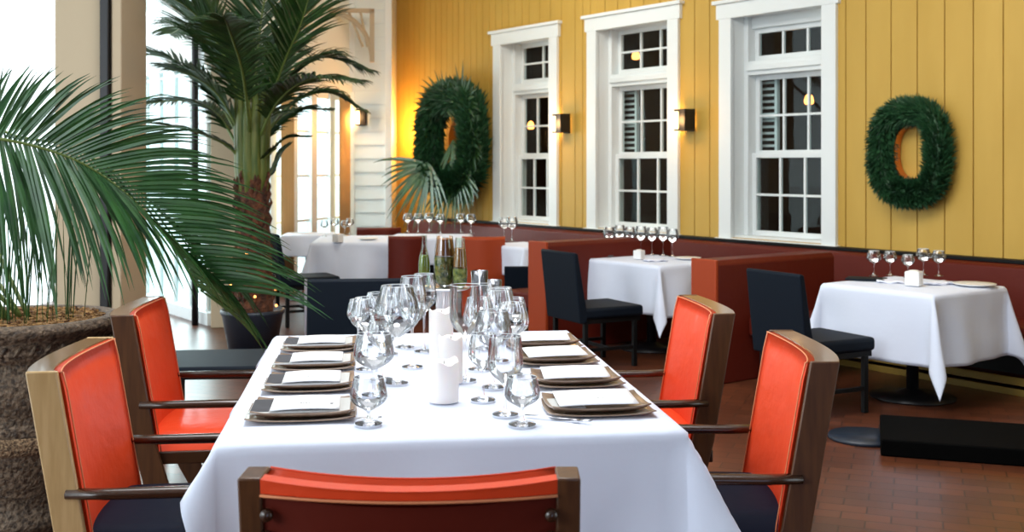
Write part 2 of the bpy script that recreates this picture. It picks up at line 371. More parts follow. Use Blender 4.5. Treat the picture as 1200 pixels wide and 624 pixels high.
# left glazed wall
G0 = Vector((-2.87, 10.62, 0))
r = thing('window_4', None, None, G0, WA, kind='structure')
m = MB(); g = MB()
for k in range(9):
    x = -.45*k-.1; m.box(x-.02, x+.02, -.02, .02, .12, 2.5)
for z in (.12, .75, 1.35, 1.95, 2.45): m.box(-3.9, 0, -.015, .015, z-.014, z+.014)
m.box(-3.9, 0, -.05, .05, 0, .12); m.box(-3.9, 0, -.08, .08, 2.5, 2.72)
ob('frame', m, M_['trim'], r, bevel=.003); ob('glazing', MB().box(-3.9, 0, -.003, .003, .12, 2.5), M_['pane'], r)
ob('fascia', MB().box(-1.3, 0, -.05, .05, 2.72, 4.4).box(-3.9, 0, -.05, .05, 3.2, 4.4), M_['clap'], r)
m = MB().tube([(-.13, -.12, 0), (-.13, -.12, 4.4)], .032, 12)
ob('trim_pole', m, M_['iron'], loc=G0, rz=WA, kind='structure', smooth=True)
# porch brackets
def bracket(px, py, Y, s, lab):
    p = aty(px, py, Y); m = MB()
    pts = [(-.55*s+.55*s*sin(t), 0, .62*s*(1-cos(t))-.62*s) for t in [pi/2*i/10 for i in range(11)]]
    m.tube([(q[0], q[1], -q[2]-.62*s) for q in pts], .035, 6)
    m.box(-.03, .03, -.03, .03, -.65*s, .05); m.box(-.6*s, .03, -.03, .03, 0, .05)
    for k in (.25, .5): m.tube([(-.6*s*k, 0, 0), (-.6*s*k*.4, 0, -.45*s)], .018, 6)
    tag(ob('porch_bracket', m, M_['beige'], loc=p, rz=radians(8)), lab, 'bracket')
bracket(436, 15, 14.3, .98, 'curved timber porch bracket under the white soffit by the corner pier')
# big beige column in front at left with a black pipe
ob('wall_left_column', MB().box(-3.30, -2.86, 8.0, 8.44, 0, 4.4), M_['beige'], kind='structure', bevel=.012)
ob('trim_column_edge', MB().box(-2.87, -2.80, 7.95, 8.5, 0, 4.4), M_['beige'], kind='structure', bevel=.01)
ob('trim_pipe', MB().box(-2.95, -2.885, 7.93, 7.99, 0, 4.4), M_['iron'], kind='structure', bevel=.01)
sconce(0, 0, 'amber lantern glowing behind the palm fronds by the left glazing', base=Vector((K(155)*11.3, 11.3, CH+102/F*11.3)), rz=0)

# ---------------------------------------------------------------- banquettes
b = thing('banquette', 'long dark red leather banquette running under the windows of the yellow wall', 'bench', W(0), WA)
x0, x1 = -8.4, 5.2
prof = [(-.02, .02), (-.02, .80), (-.06, .82), (-.15, .82), (-.19, .80), (-.24, .50), (-.24, .02)]
ob('backrest', MB().prism(prof, x0, x1), M_['leather_red'], b, bevel=.012)
ob('ledge', MB().box(x0, x1, -.11, -.005, .822, .85), M_['blackwood'], b, bevel=.004)
m = MB()
k = x0
while k < x1-.1:
    m.box(k+.004, min(k+1.15, x1)-.004, -.74, -.23, .34, .46); k += 1.15
ob('seat_cushion', m, M_['leather_red'], b, bevel=.03)
ob('base', MB().box(x0, x1, -.68, -.24, .14, .34), M_['blackwood'], b)
ob('toe_board', MB().box(x0, x1, -.72, -.70, .0, .045).box(x0, x1, -.72, -.70, .07, .12), mat('ochre_board', (.30, .19, .03), .6), b, bevel=.003)

def partition(px, Y, hgt, L_, lab, seat=False):
    p = Vector((K(px)*Y, Y, 0)); r = thing('booth_divider', lab, 'booth divider', p, WA, 'leather booth dividers')
    pr = [(0, .0), (0, hgt-.03), (.03, hgt), (.21, hgt), (.24, hgt-.03), (.24, .0)]
    m = MB(); n = len(pr); vs = [(x, 0, z) for x, z in pr]+[(x, L_, z) for x, z in pr]
    m.add(vs, [tuple(range(n)), tuple(range(n, 2*n))[::-1]]+[(i, (i+1) % n, n+(i+1) % n, n+i) for i in range(n)])
    ob('padded_back', m, M_['leather_red'], r, bevel=.01)
    ob('end_panel', MB().box(.0, .24, -.03, .0, 0, hgt+.005), M_['leather_rust'], r, bevel=.008)
    ob('bench_seat', MB().box(-.45, 0, .05, L_, .32, .45) if not seat else MB().box(.24, .6, .3, L_, .32, .45), M_['leather_red'], r, bevel=.02)
partition(622, 9.3, .90, 1.4, 'tall rust leather divider end left of the middle black chair')
partition(813, 7.95, .87, 1.28, 'rust leather divider between the middle and right tables', True)
# free standing booth behind the centrepiece
def booth(px0, px1, Y, hgt, lab, ry=0, m_='leather_rust'):
    xa, xb = K(px0)*Y, K(px1)*Y; c = (xa+xb)/2; wd = xb-xa
    r = thing('booth_bench', lab, 'bench', (c, Y, 0), ry, 'leather booth benches')
    P = []; m = MB(); n = 16
    out = [(-wd/2+wd*i/n, .10*(1-(2*i/n-1)**2)*-1) for i in range(n+1)]
    for i in range(n+1):
        x, y = out[i]; P.append([(x, y, .05), (x, y, hgt-.02), (x, y+.03, hgt), (x, y+.11, hgt), (x, y+.14, hgt-.02), (x, y+.14, .05), (x, y, .05)])
    m.grid(P); m.add(P[0][:6], [tuple(range(6))]); m.add(P[-1][:6], [tuple(range(6))])
    ob('padded_back', m, M_[m_], r, bevel=.008)
    ob('seat', MB().box(-wd/2, wd/2, .15, .6, .34, .46), M_['leather_red'], r, bevel=.03)
    ob('base', MB().box(-wd/2+.05, wd/2-.05, .12, .55, 0, .34), M_['blackwood'], r)
booth(455, 500, 11.0, .83, 'curved dark red booth bench left of the glass bottles', .1, 'leather_red')
booth(541, 592, 10.9, .83, 'bright rust booth bench right of the glass carafes', .0)
booth(418, 470, 13.0, .80, 'dark red bench back far behind the left table', .1, 'leather_red')

# ---------------------------------------------------------------- tables and cloths
def cloth(name, lab, a, b, z, ovx, ovy, loc, rz, group=None, flare=.07, cf=.35, amp=.05, seed=0, r0=.018, cat='tablecloth', res=.022, asym=False):
    """ovx=(left,right) ovy=(near,far) overhangs"""
    def axis(h, lo, hi):
        n = max(4, int(2*h/.06)); core = [-h+2*h*i/n for i in range(n+1)]
        nl = max(4, int(lo/res)); nh = max(4, int(hi/res))
        return [-h-lo*(1-i/nl) for i in range(nl)]+core+[h+hi*(i+1)/nh for i in range(nh)]
    U, V = axis(a, *ovx), axis(b, *ovy); P = []
    rg = random.Random(seed); ph = [rg.uniform(0, 6.28) for _ in range(6)]
    for u in U:
        row = []
        for v in V:
            ou = max(abs(u)-a, 0); ov = max(abs(v)-b, 0); r = hypot(ou, ov)
            cu = max(-a, min(a, u)); cv = max(-b, min(b, v))
            if r < 1e-6:
                row.append((cu, cv, z+.0012*noise.noise(Vector((u*6, v*6, seed))))); continue
            su = 1 if u > 0 else -1; sv = 1 if v > 0 else -1
            du, dv = su*ou/r, sv*ov/r; fi = atan2(ov, ou)
            corner = sin(2*fi)
            t = (cv*sv if ou > ov else cu*su)+fi
            tt = (cu*dv-cv*du)
            fold = amp*r*(sin(tt*9+ph[0])+.7*sin(tt*17+ph[1]))*(1-corner)*min(1, r/.15)
            fold += cf*.35*r*sin(4*fi+ph[2]*0)*corner*.4*min(1, r/.1)
            q = min(r, r0*1.57); off = r0*sin(q/r0); dz = r0*(1-cos(q/r0)); rr = max(0, r-r0*1.57)
            fl = flare+cf*corner*(1 if u > 0 or not asym else .25)+(.45*abs(du) if asym and u < 0 else 0)
            nn = 1/math.sqrt(1+fl*fl)
            off += rr*fl*nn+fold; dz += rr*nn
            pt = Vector((cu+du*off, cv+dv*off, z-dz))
            n3 = noise.noise(Vector((pt.x*5, pt.y*5, pt.z*4+seed)))*.012*min(1, r/.2)
            pt.x += du*n3; pt.y += dv*n3
            row.append(tuple(pt))
        P.append(row)
    o = ob(name, MB().grid(P), M_['cloth'], smooth=True, loc=loc, rz=rz, solid=.0025, off=-1)
    tag(o, lab, cat, group); return o

def table(lab, a, b, loc, rz, group=None, pedestal=True):
    r = thing('dining_table', lab, 'table', loc, rz, group)
    ob('tabletop', MB().box(-a+.004, a-.004, -b+.004, b-.004, .715, .744), M_['blackwood'], r, bevel=.01)
    if pedestal:
        ob('pedestal', MB().tube([(0, 0, .03), (0, 0, .715)], .04, 16), M_['iron'], r, smooth=True)
        ob('base', MB().lathe([(0, .0), (.27, .0), (.275, .012), (.1, .03), (.04, .06), (0, .06)], 32), M_['iron'], r, smooth=True)
    else:
        for sx in (-1, 1):
            for sy in (-1, 1): ob('leg', MB().box(sx*(a-.1)-.035, sx*(a-.1)+.035, sy*(b-.1)-.035, sy*(b-.1)+.035, 0, .715), M_['blackwood'], r, bevel=.005)
    return r

TR = radians(7.3); TC = Vector((-.29, 4.26, 0)); TA, TB = .685, 1.0
table('long dining table under the bright white cloth in the foreground', TA, TB, TC, TR, pedestal=False)
cloth('tablecloth', 'crisp white cloth over the long foreground dining table', TA, TB, .747, (.17, .42), (.46, .34), TC, TR, flare=.05, cf=.55, amp=.035, seed=4, asym=True)
TZ = .7505

RT = Vector((2.655, 7.355, 0)); MT = Vector((1.17, 9.30, 0))
grp = 'square pedestal tables'; cg = 'white cloths on the smaller tables'
table('small pedestal table hidden under the cloth nearest the wreath', .41, .40, RT, WA, grp)
cloth('tablecloth', 'white cloth with a long hanging corner on the table below the wreath', .41, .40, .747, (.46, .46), (.46, .46), RT, WA, cg, flare=.06, cf=.22, amp=.05, seed=1)
table('small pedestal table under the cloth below the middle window', .47, .36, MT, WA, grp)
cloth('tablecloth', 'white cloth on the table below the middle window beside the divider', .47, .36, .747, (.42, .42), (.40, .40), MT, WA, cg, flare=.08, cf=.25, amp=.08, seed=2)
F1 = Vector((-1.68, 11.85, 0))
table('pedestal table under the cloth right of the palm trunk', .40, .55, F1, .08, grp)
cloth('tablecloth', 'white cloth on the far table just right of the palm trunk', .40, .55, .747, (.36, .36), (.44, .3), F1, .08, cg, flare=.1, cf=.25, amp=.1, seed=3)
F2 = Vector((-2.75+.62, 14.0, 0))
F3 = Vector((K(503)*12.35, 12.35, 0))
table('pedestal table under the cloth behind the glass bottles', .42, .35, F3, -.1, grp)
cloth('tablecloth', 'white cloth on the far table directly behind the glass bottles', .42, .35, .747, (.3, .3), (.3, .3), F3, -.1, cg, flare=.1, cf=.25, amp=.1, seed=5)
F4 = Vector((.12, 11.0, 0))
table('pedestal table under the cloth beside the rust booth bench', .24, .32, F4, WA+pi/2, grp)
cloth('tablecloth', 'narrow white cloth on the table between the rust bench and the divider', .24, .32, .747, (.3, .3), (.3, .3), F4, WA+pi/2, cg, flare=.12, cf=.25, amp=.1, seed=6)
F5 = Vector((-2.33, 12.72, 0))
table('pedestal table farthest left behind the palm trunk', .27, .28, F5, .08, grp)
cloth('tablecloth', 'white cloth on the farthest left table by the french doors', .27, .28, .747, (.25, .25), (.25, .25), F5, .08, cg, flare=.1, cf=.25, amp=.1, seed=7)

# ---------------------------------------------------------------- chairs
def armchair(lab, loc, rz, post, cap, seatm, hgt=.955, group='orange leather armchairs around the long table', open_back=False):
    r = thing('armchair', lab, 'chair', loc, rz, group)
    hw = .325; lean = .17; pt = .046 if open_back else .020
    def yb(z): return -.24-(z-.45)*lean        # rear face of the back
    D = .088
    def post_poly(): return [(yb(.0)+.09, 0), (yb(.2)+.02, .2), (yb(.45), .45), (yb(hgt), hgt), (yb(hgt)+D, hgt), (yb(.45)+D, .45), (yb(.0)+.15, 0)]
    for s in (-1, 1):
        x0, x1 = (hw-pt, hw) if s > 0 else (-hw, -hw+pt)
        ob('back_post', MB().prism(post_poly(), x0, x1), post, r, bevel=.005)
    # leather pad, curved in plan
    n = 14; iw = hw-pt+.002
    def pad(front, z0, z1, th, nz=10, puff=.012):
        P = []
        for i in range(n+1):
            x = -iw+2*iw*i/n; bow = -.045*(1-(x/iw)**2)
            row = []
            for j in range(nz+1):
                z = z0+(z1-z0)*j/nz
                e = min(1, min(j, nz-j)/2.0, min(i, n-i)/2.0+.3)
                row.append((x, yb(z)+front+bow+puff*e, z-.01*(1-(x/iw)**2)*(j == nz)))
            P.append(row)
        return P
    A = pad(D+.004, .40, hgt-.006, 0); bd_ = D-.05 if open_back else D-.014
    B = pad(bd_, .40, hgt-.006, 0, puff=0)
    m = MB(); nz = 10
    m.grid(A); m.grid([rw[::-1] for rw in B])
    ring = lambda Q: [Q[i][0] for i in range(n+1)]
    m.grid([[A[i][nz], B[i][nz]] for i in range(n+1)]); m.grid([[A[i][0], B[i][0]] for i in range(n+1)])
    m.grid([[A[0][j], B[0][j]] for j in range(nz+1)]); m.grid([[A[n][j], B[n][j]] for j in range(nz+1)])
    pd = ob('back_cushion', m, M_['leather'], r, smooth=True)
    wl = pd.modifiers.new('w', 'WELD'); wl.merge_threshold = .0005
    pi_ = MB()
    for xs in (1, -1):
        i = n if xs > 0 else 0
        pi_.tube([Vector(A[i][j])+Vector((-xs*.012, .004, 0)) for j in range(nz+1)], .0024, 6)
    pi_.tube([Vector(A[i][nz])+Vector((0, .003, .001)) for i in range(n+1)], .0024, 6)
    ob('piping', pi_, M_['piping'] if not open_back else M_['leather'], pd, smooth=True)
    # cap behind the pad and rear panel
    T = pad(bd_, hgt-.03, hgt-.002, 0, nz=2, puff=0); T2 = pad(0.0, hgt-.03, hgt-.002, 0, nz=2, puff=0)
    m = MB(); m.grid(T); m.grid(T2)
    m.grid([[T[i][2], T2[i][2]] for i in range(n+1)]); m.grid([[T[i][0], T2[i][0]] for i in range(n+1)])
    for q in (0, n): m.add([T[q][0], T[q][2], T2[q][2], T2[q][0]], [(0, 1, 2, 3)])
    if open_back:
        ob('top_roll', m, M_['leather'], r, smooth=False)
        for z0, z1, mm, nm in ((hgt-.115, hgt-.036, M_['leather_red'], 'rear_panel'), (hgt-.16, hgt-.122, M_['wood'], 'cross_rail'), (.42, .50, M_['wood'], 'cross_rail')):  # dark red on the rear panel paints the shade on the orange leather
            T = pad(.03, z0, z1, 0, nz=2, puff=0); T2 = pad(-.0 if nm != 'rear_panel' else .008, z0, z1, 0, nz=2, puff=0); m = MB(); m.grid(T); m.grid(T2)
            m.grid([[T[i][2], T2[i][2]] for i in range(n+1)]); m.grid([[T[i][0], T2[i][0]] for i in range(n+1)])
            ob(nm, m, mm, r, bevel=.003)
        T = pad(-.004, hgt-.036, hgt-.030, 0, nz=2, puff=0); m = MB().tube([Vector(T[i][1]) for i in range(n+1)], .003, 6)
        ob('piping', m, M_['piping'], r, smooth=True)
        for xs in (-1, 1):
            for z in (hgt-.07, hgt-.115):
                k = MB(); k.lathe([(0, -.008), (.011, -.006), (.013, 0), (.013, .006)], 12, Matrix.Translation((xs*(iw-.012), yb(z)-.012, z)) @ Matrix.Rotation(-pi/2, 4, 'X'))
                ob('bolt_head', k, M_['wood'], r, smooth=True)
    else:
        ob('top_cap', m, cap, r, smooth=False)
        T = pad(.012, .42, hgt-.03, 0, nz=4, puff=0); T2 = pad(.0, .42, hgt-.03, 0, nz=4, puff=0); m = MB(); m.grid(T); m.grid(T2)
        m.grid([[T[i][4], T2[i][4]] for i in range(n+1)]); m.grid([[T[i][0], T2[i][0]] for i in range(n+1)])
        ob('rear_panel', m, M_['wood'], r)
    # seat
    ob('seat_frame', MB().box(-hw+.02, hw-.02, -.24, .27, .36, .41), M_['wood'], r, bevel=.006)
    P = []
    for i in range(13):
        u = -1+2*i/12; row = []
        for j in range(13):
            v = -1+2*j/12; e = (1-u**6)*(1-v**6); row.append((u*(hw-.035), .02+v*.255, .41+.065*max(0, e)**.35))
        P.append(row)
    ob('seat_cushion', MB().grid(P), seatm, r, smooth=True)
    for s in (-1, 1):
        x = s*(hw-.008)
        a = ob('armrest', MB().add([], []).tube([(x, yb(.64)+.06, .602), (x, -.1, .598), (x, .1, .598), (x, .265, .596), (x, .285, .589)], [.024, .026, .027, .024, .018], 12, sq=.62), M_['wood'], r, smooth=True)
        ob('leg', MB().prism([(.19, 0), (.225, 0), (.245, .41), (.235, .59), (.195, .59), (.19, .41)], x-.018, x+.018), M_['wood'], r, bevel=.004)
    return r
HL = -pi/2
armchair('orange leather armchair with its side post coloured pale as if lit, nearest at left', (-1.10, 3.52, 0), HL+radians(6), M_['post_lit'], M_['leather_cap'], M_['navy'])
armchair('orange leather armchair in front of the stone pot, second on the left side', (-1.29, 4.70, 0), HL+radians(7), M_['post'], M_['leather_cap'], M_['leather'])
armchair('orange leather armchair with a brown side post, nearest at right', (.67, 3.66, 0), -HL+radians(-2), M_['post'], M_['leather_cap'], M_['navy'])
armchair('orange leather armchair behind the nearest right one, beside the plates', (.54, 4.70, 0), -HL+radians(4), M_['post'], M_['leather_cap'], M_['leather'])
armchair('orange armchair seen from behind at the near end of the table', (-.195, 2.42, 0), 0, M_['post'], M_['leather'], M_['navy'], .955, open_back=True)

def black_chair(name, lab, loc, rz, w_=.47, d_=.48, bh=.89, edge=False):      # faces +x local
    r = thing('dining_chair', lab, 'chair', loc, rz, 'armless black leather dining chairs')
    P = []
    lean = .06
    pr = [(-d_/2-.03, .36), (-d_/2-lean-.03, bh-.01), (-d_/2-lean-.015, bh), (-d_/2-lean+.01, bh-.01), (-d_/2+.03, .44), (-d_/2+.03, .36)]
    n = len(pr)
    m = MB(); m.add([(x, -w_/2, z) for x, z in pr]+[(x, w_/2, z) for x, z in pr], [tuple(range(n)), tuple(range(n, 2*n))[::-1]]+[(i, (i+1) % n, n+(i+1) % n, n+i) for i in range(n)])
    ob('backrest', m, M_['black'], r, bevel=.012)
    ob('seat', MB().box(-d_/2, d_/2+.04, -w_/2, w_/2, .385, .47), M_['black'], r, bevel=.025)
    ob('seat_frame', MB().box(-d_/2+.01, d_/2+.02, -w_/2+.02, w_/2-.02, .35, .385), M_['blackwood'], r)
    for sx in (-1, 1):
        for sy in (-1, 1):
            mm = M_['steel'] if edge and sx < 0 and sy < 0 else M_['blackwood']
            ob('leg', MB().box(sx*(d_/2-.03)-.017, sx*(d_/2-.03)+.017, sy*(w_/2-.03)-.017, sy*(w_/2-.03)+.017, 0, .355), mm, r, bevel=.004)
    ob('stretcher', MB().box(-d_/2+.03, d_/2-.03, -w_/2+.02, -w_/2+.04, .14, .165).box(-d_/2+.03, d_/2-.03, w_/2-.04, w_/2-.02, .14, .165).box(-.01, .01, -w_/2+.03, w_/2-.03, .14, .165), M_['blackwood'], r)
    if edge: ob('edge_strip', MB().box(-d_/2-lean-.0, -d_/2-lean+.012, -w_/2-.014, -w_/2+.001, .36, bh), M_['steel'], r)
    return r
th = radians(28)
def chair_at(bx, by, t, **k): return Vector((bx, by, 0))+Vector((cos(t)*.27, sin(t)*.27, 0))
black_chair('dining_chair', 'black leather dining chair drawn up to the table below the wreath', chair_at(1.66, 6.86, th), th, .49, .50)
black_chair('dining_chair', 'black leather dining chair at the middle table beside the tall divider', chair_at(.40, 8.45, th), th, .50, .50)
black_chair('dining_chair', 'black dining chair far left between the palm trunk and far table', (-2.00, 10.72, 0), .45, .44, .50)
black_chair('dining_chair', 'black chair with a bright metal edge at the far end of the long table', (-.80, 5.72, 0), -pi/2+.1, .55, .42, .93, edge=True)
black_chair('dining_chair', 'dark chair tucked in low between rust bench and divider', (.13, 10.35, 0), pi/2, .40, .40, .62)
# black bench and block added in place of dark floor shade
r = thing('shade_bench', 'low black bench standing in for dark floor shade behind the second left armchair', 'bench', (-1.55, 6.3, 0), .1)
ob('seat', MB().box(-.42, .42, -.30, .30, .38, .45), M_['black'], r, bevel=.02)  # top of the added shade bench
for sx in (-1, 1):
    for sy in (-1, 1): ob('leg', MB().box(sx*.37-.02, sx*.37+.02, sy*.25-.02, sy*.25+.02, 0, .38), M_['blackwood'], r, bevel=.003)  # legs of the added shade bench
r = thing('floor_shade_block', 'low black block standing in for shade on the brick floor in front of the right table', 'shade block', (2.45, 6.05, 0), radians(-18))
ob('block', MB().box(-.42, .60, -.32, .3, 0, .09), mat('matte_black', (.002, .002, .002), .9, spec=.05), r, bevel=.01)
ob('shade_block_round_base', MB().lathe([(0, .02), (.2, .02), (.205, .0), (0, .0)], 32, Matrix.Translation((-.5, .05, 0))), M_['plantpot'], r, smooth=True)

# ---------------------------------------------------------------- place settings
def curve_plate(h, rise, n=14):
    P = []
    for i in range(n+1):
        u = -1+2*i/n; row = []
        for j in range(n+1):
            v = -1+2*j/n; q = max(abs(u), abs(v)); c = (abs(u)*abs(v))**3
            row.append((u*h*(1-.03*v*v), v*h*.68*(1-.03*u*u), rise*(.25*q**2+.75*q**5)+.010*c))
        P.append(row)
    return P
def setting(X, Y, side, near, i):
    words = [['nearest', 'second', 'third', 'farthest'][i], 'left' if side < 0 else 'right']
    z = TZ; h = .165 if near else .155
    rz = TR+radians(0)
    under = ob('charger_plate', MB().grid(curve_plate(h*1.04, .009)), M_['plate'], loc=(X, Y, z+.002), rz=rz, smooth=True, solid=.004, off=1)
    tag(under, '%s square taupe charger on the %s side of the long table' % (words[0], words[1]), 'plate', 'square chargers on the long table')
    p = thing('dinner_plate', '%s square brown dinner plate, %s side of the long table' % (words[0], words[1]), 'plate', (X+side*-.006, Y+.01, z+.0115), rz+.02*side, 'square dinner plates')
    ob('bowl_surface', MB().grid(curve_plate(h*.98, .018)), M_['plate'], p, smooth=True, solid=.005, off=1)
    ob('foot', MB().box(-h*.7, h*.7, -h*.5, h*.5, -.001, .004), M_['plate_under'], p, bevel=.002)
    zz = z+.032
    if side < 0:
        nk = thing('napkin', '%s grey ribbed napkin lying across a plate on the left side' % words[0], 'napkin', (X, Y, zz), rz, 'folded napkins on the plates')
        ob('folded_cloth', MB().box(-h*.95, h*.92, -.096, .096, -.004, .002), mat_napkin, nk, bevel=.002)
        m = MB()
        for k in range(13): yy = -.084+k*.014; m.box(-h*.93, -h*.58, yy-.0035, yy+.0035, .002, .0042)
        ob('dark_ribs', m, M_['ink'], nk)
        cw0, cw1, cd = -h*.56, h*.72, .098
        crz = rz+.01
    else:
        cw0, cw1, cd = -h*.82, h*.70, .112
        crz = rz+random.uniform(-.08, .08)-.03
        if near:
            nk = thing('napkin', 'grey napkin corner beside the nearest right menu card', 'napkin', (X-.10, Y-.015, zz-.006), rz, 'folded napkins on the plates')
            ob('folded_cloth', MB().box(-.055, .05, -.07, .07, -.004, .002), mat_napkin, nk, bevel=.002)
        else: pass
    # white card: slightly arched sheet
    P = []
    for a_ in range(13):
        t = a_/12; x = cw0+(cw1-cw0)*t
        P.append([(x, -cd+2*cd*v/4, .006+.004*sin(pi*t)+(.006*(t**3) if side > 0 else 0)) for v in range(5)])
    c = thing('menu_card', '%s white folded card resting on a plate, %s side of the table' % (words[0], words[1]), 'menu card', (X, Y, zz), crz, 'white cards on the plates')
    ob('folded_sheet', MB().grid(P), M_['paper'], c, smooth=True, solid=.003, off=1)
    m = MB()
    for k in range(5): m.box(-.012+k*.008, -.007+k*.008, -.03, -.026+.003*(k % 2), .0138, .0142)
    if i == 0: m.box(cw1-.03, cw1-.02, -.045, -.035, .0130, .0134)
    if i < 2: ob('printed_mark', m, M_['ink'], c)
mat_napkin = mat('grey_napkin', (.52, .52, .50), .8, bump=(60, .3, .005))
for i, (px, py) in enumerate(((354, 482), (362, 450), (368, 426), (374, 405))):
    q = at(px, py, .765); setting(q.x, q.y, -1, i == 0, i)
for i, (px, py) in enumerate(((700, 476), (676, 445), (652, 420), (637, 402))):
    q = at(px, py, .765); setting(q.x, q.y, 1, i == 0, i)
# forks beside the nearest plates
def fork(px, py, rz, lab):
    q = at(px, py, TZ); r = thing('fork', lab, 'fork', (q.x, q.y, TZ+.002), rz, 'steel forks')
    ob('handle', MB().tube([(-.10, 0, .003), (-.04, 0, .006), (.03, 0, .004), (.06, 0, .006)], [.006, .005, .003, .006], 8, sq=.4), M_['steel'], r, smooth=True)
    m = MB().tube([(.055, 0, .006), (.07, 0, .005), (.085, 0, .004)], [.006, .011, .011], 8, sq=.25)
    for k in (-1.5, -.5, .5, 1.5): m.tube([(.083, k*.0055, .004), (.125, k*.0055, .007)], [.0018, .001], 5)
    ob('tines', m, M_['steel'], r, smooth=True)
fork(400, 494, .15, 'steel fork lying beside the nearest left plate')
fork(650, 492, -.45, 'steel fork lying beside the nearest right plate')

# ---------------------------------------------------------------- glassware
def wine_profile(h, R, mouth, bowl_h, foot):
    zb = h-bowl_h
    p = [(0, .0035), (foot*.6, .004), (foot, .0015), (foot*.99, .004), (foot*.55, .007), (.008, .013), (.0042, .025), (.0038, zb*.6), (.0045, zb*.9), (.009, zb+.003)]
    for i in range(1, 15):
        t = i/14
        if t < .42: r = R*sin(pi/2*(t/.42))**.72
        else: r = R+(mouth-R)*((t-.42)/.58)**1.5
        p.append((r, zb+.004+(bowl_h-.004)*t))
    return p
GB = 'wine glasses on the long table'
def wglass(px, py, top, wpx, lab, mouth=.74, kind='wine', z=TZ, name='wine_glass', grp=GB, bowlf=.52, flute=0):
    q = at(px, py, z); h = (py-top)/F*q.y; R = wpx/2/F*q.y; 
    foot = min(R*.92, .042)
    r = thing(name, lab, 'glass', (q.x, q.y, z+.0025), random.uniform(0, 6), grp)
    pr = wine_profile(h, R, R*mouth, h*bowlf, foot)
    cut = 9
    ob('bowl', MB().lathe(pr[cut:], 64, flute=flute, nf=16, fz=(h*.62, h*.985)), M_['glass'], r, smooth=True)
    ob('stem', MB().lathe(pr[5:cut+1], 12), M_['glass'], r, smooth=True)
    ob('foot', MB().lathe(pr[:6], 40), M_['glass'], r, smooth=True)
    ob('rim', MB().tube([(R*mouth*cos(a), R*mouth*sin(a), h) for a in [2*pi*k/48 for k in range(49)]], .0011, 6, cap=False), M_['rimglass'], r, smooth=True)
    return r
M_['rimglass'] = mat('polished_rim', (.75, .8, .82), .08, spec=.9)
wglass(432, 498, 443, 44, 'short round stemmed goblet beside the nearest left plate', .78, bowlf=.74, name='water_goblet')
wglass(438, 464, 392, 48, 'wide stemmed glass just behind the nearest left goblet', .8, bowlf=.6)
wglass(465, 450, 336, 54, 'largest balloon wine glass on the left side of the candles', .66, bowlf=.54, flute=.012)
wglass(483, 431, 325, 36, 'tall narrow wine glass left of the pale candles', .7, bowlf=.55, flute=.015)
wglass(430, 434, 350, 38, 'ribbed wine glass with a narrow mouth near the second left plate', .72, bowlf=.5, flute=.02)
wglass(497, 413, 322, 30, 'tall slim glass left of the silver stand', .75, bowlf=.5, flute=.015)
wglass(455, 416, 346, 30, 'ribbed wine glass at the far left of the glass cluster', .74, bowlf=.5, flute=.02)
wglass(420, 412, 352, 26, 'small wine glass beside the farthest left plate', .75, bowlf=.5, flute=.02)
wglass(612, 499, 443, 42, 'short round goblet beside the nearest right plate', .8, bowlf=.66, name='water_goblet')
wglass(592, 487, 395, 42, 'tall fluted glass just behind the nearest right goblet', .88, bowlf=.62, flute=.012)
wglass(578, 455, 365, 44, 'wide wine glass in the middle of the right cluster', .75, bowlf=.5)
wglass(600, 440, 356, 40, 'ribbed wine glass with a narrow mouth beside the second right plate', .68, bowlf=.48, flute=.022)
wglass(584, 424, 340, 38, 'ribbed wine glass behind the middle right glasses', .72, bowlf=.5, flute=.022)
wglass(545, 447, 335, 36, 'large straight goblet right behind the candles', .96, bowlf=.56, flute=.01, name='water_goblet')
wglass(566, 410, 334, 32, 'slim glass behind the large straight goblet', .76, bowlf=.5, flute=.02)
wglass(604, 408, 350, 26, 'small wine glass beside the farthest right plate', .74, bowlf=.5, flute=.02)
wglass(447, 446, 372, 34, 'ribbed glass tucked between the second left plate and balloon glass', .74, bowlf=.52, flute=.02)
wglass(474, 408, 338, 32, 'narrow glass behind the tall narrow wine glass at left', .74, bowlf=.5, flute=.02)
wglass(441, 405, 344, 28, 'farthest ribbed glass of the left cluster', .72, bowlf=.5, flute=.02)
wglass(566, 470, 392, 34, 'slender glass just right of the nearest candle', .8, bowlf=.55, flute=.015)
wglass(561, 434, 350, 36, 'ribbed glass between the straight goblet and the right cluster', .74, bowlf=.52, flute=.02)
wglass(589, 404, 338, 28, 'farthest ribbed glass of the right cluster', .72, bowlf=.5, flute=.02)
def tumbler(px, py, top, wpx, lab):
    q = at(px, py, TZ); h = (py-top)/F*q.y; R = wpx/2/F*q.y
    o = ob('tumbler', MB().lathe([(0, .004), (R*.8, .004), (R*.82, .0), (R*.9, h*.5), (R, h), (R*.97, h), (R*.87, h*.5), (R*.78, .012), (0, .012)], 40), M_['glass'], loc=(q.x, q.y, TZ+.0025), smooth=True)
    tag(o, lab, 'glass', 'plain tumblers by the stand')
tumbler(562, 398, 318, 20, 'tall tumbler standing right of the carafes at the far table end')
tumbler(577, 396, 329, 22, 'lower tumbler at the far end of the right glass cluster')

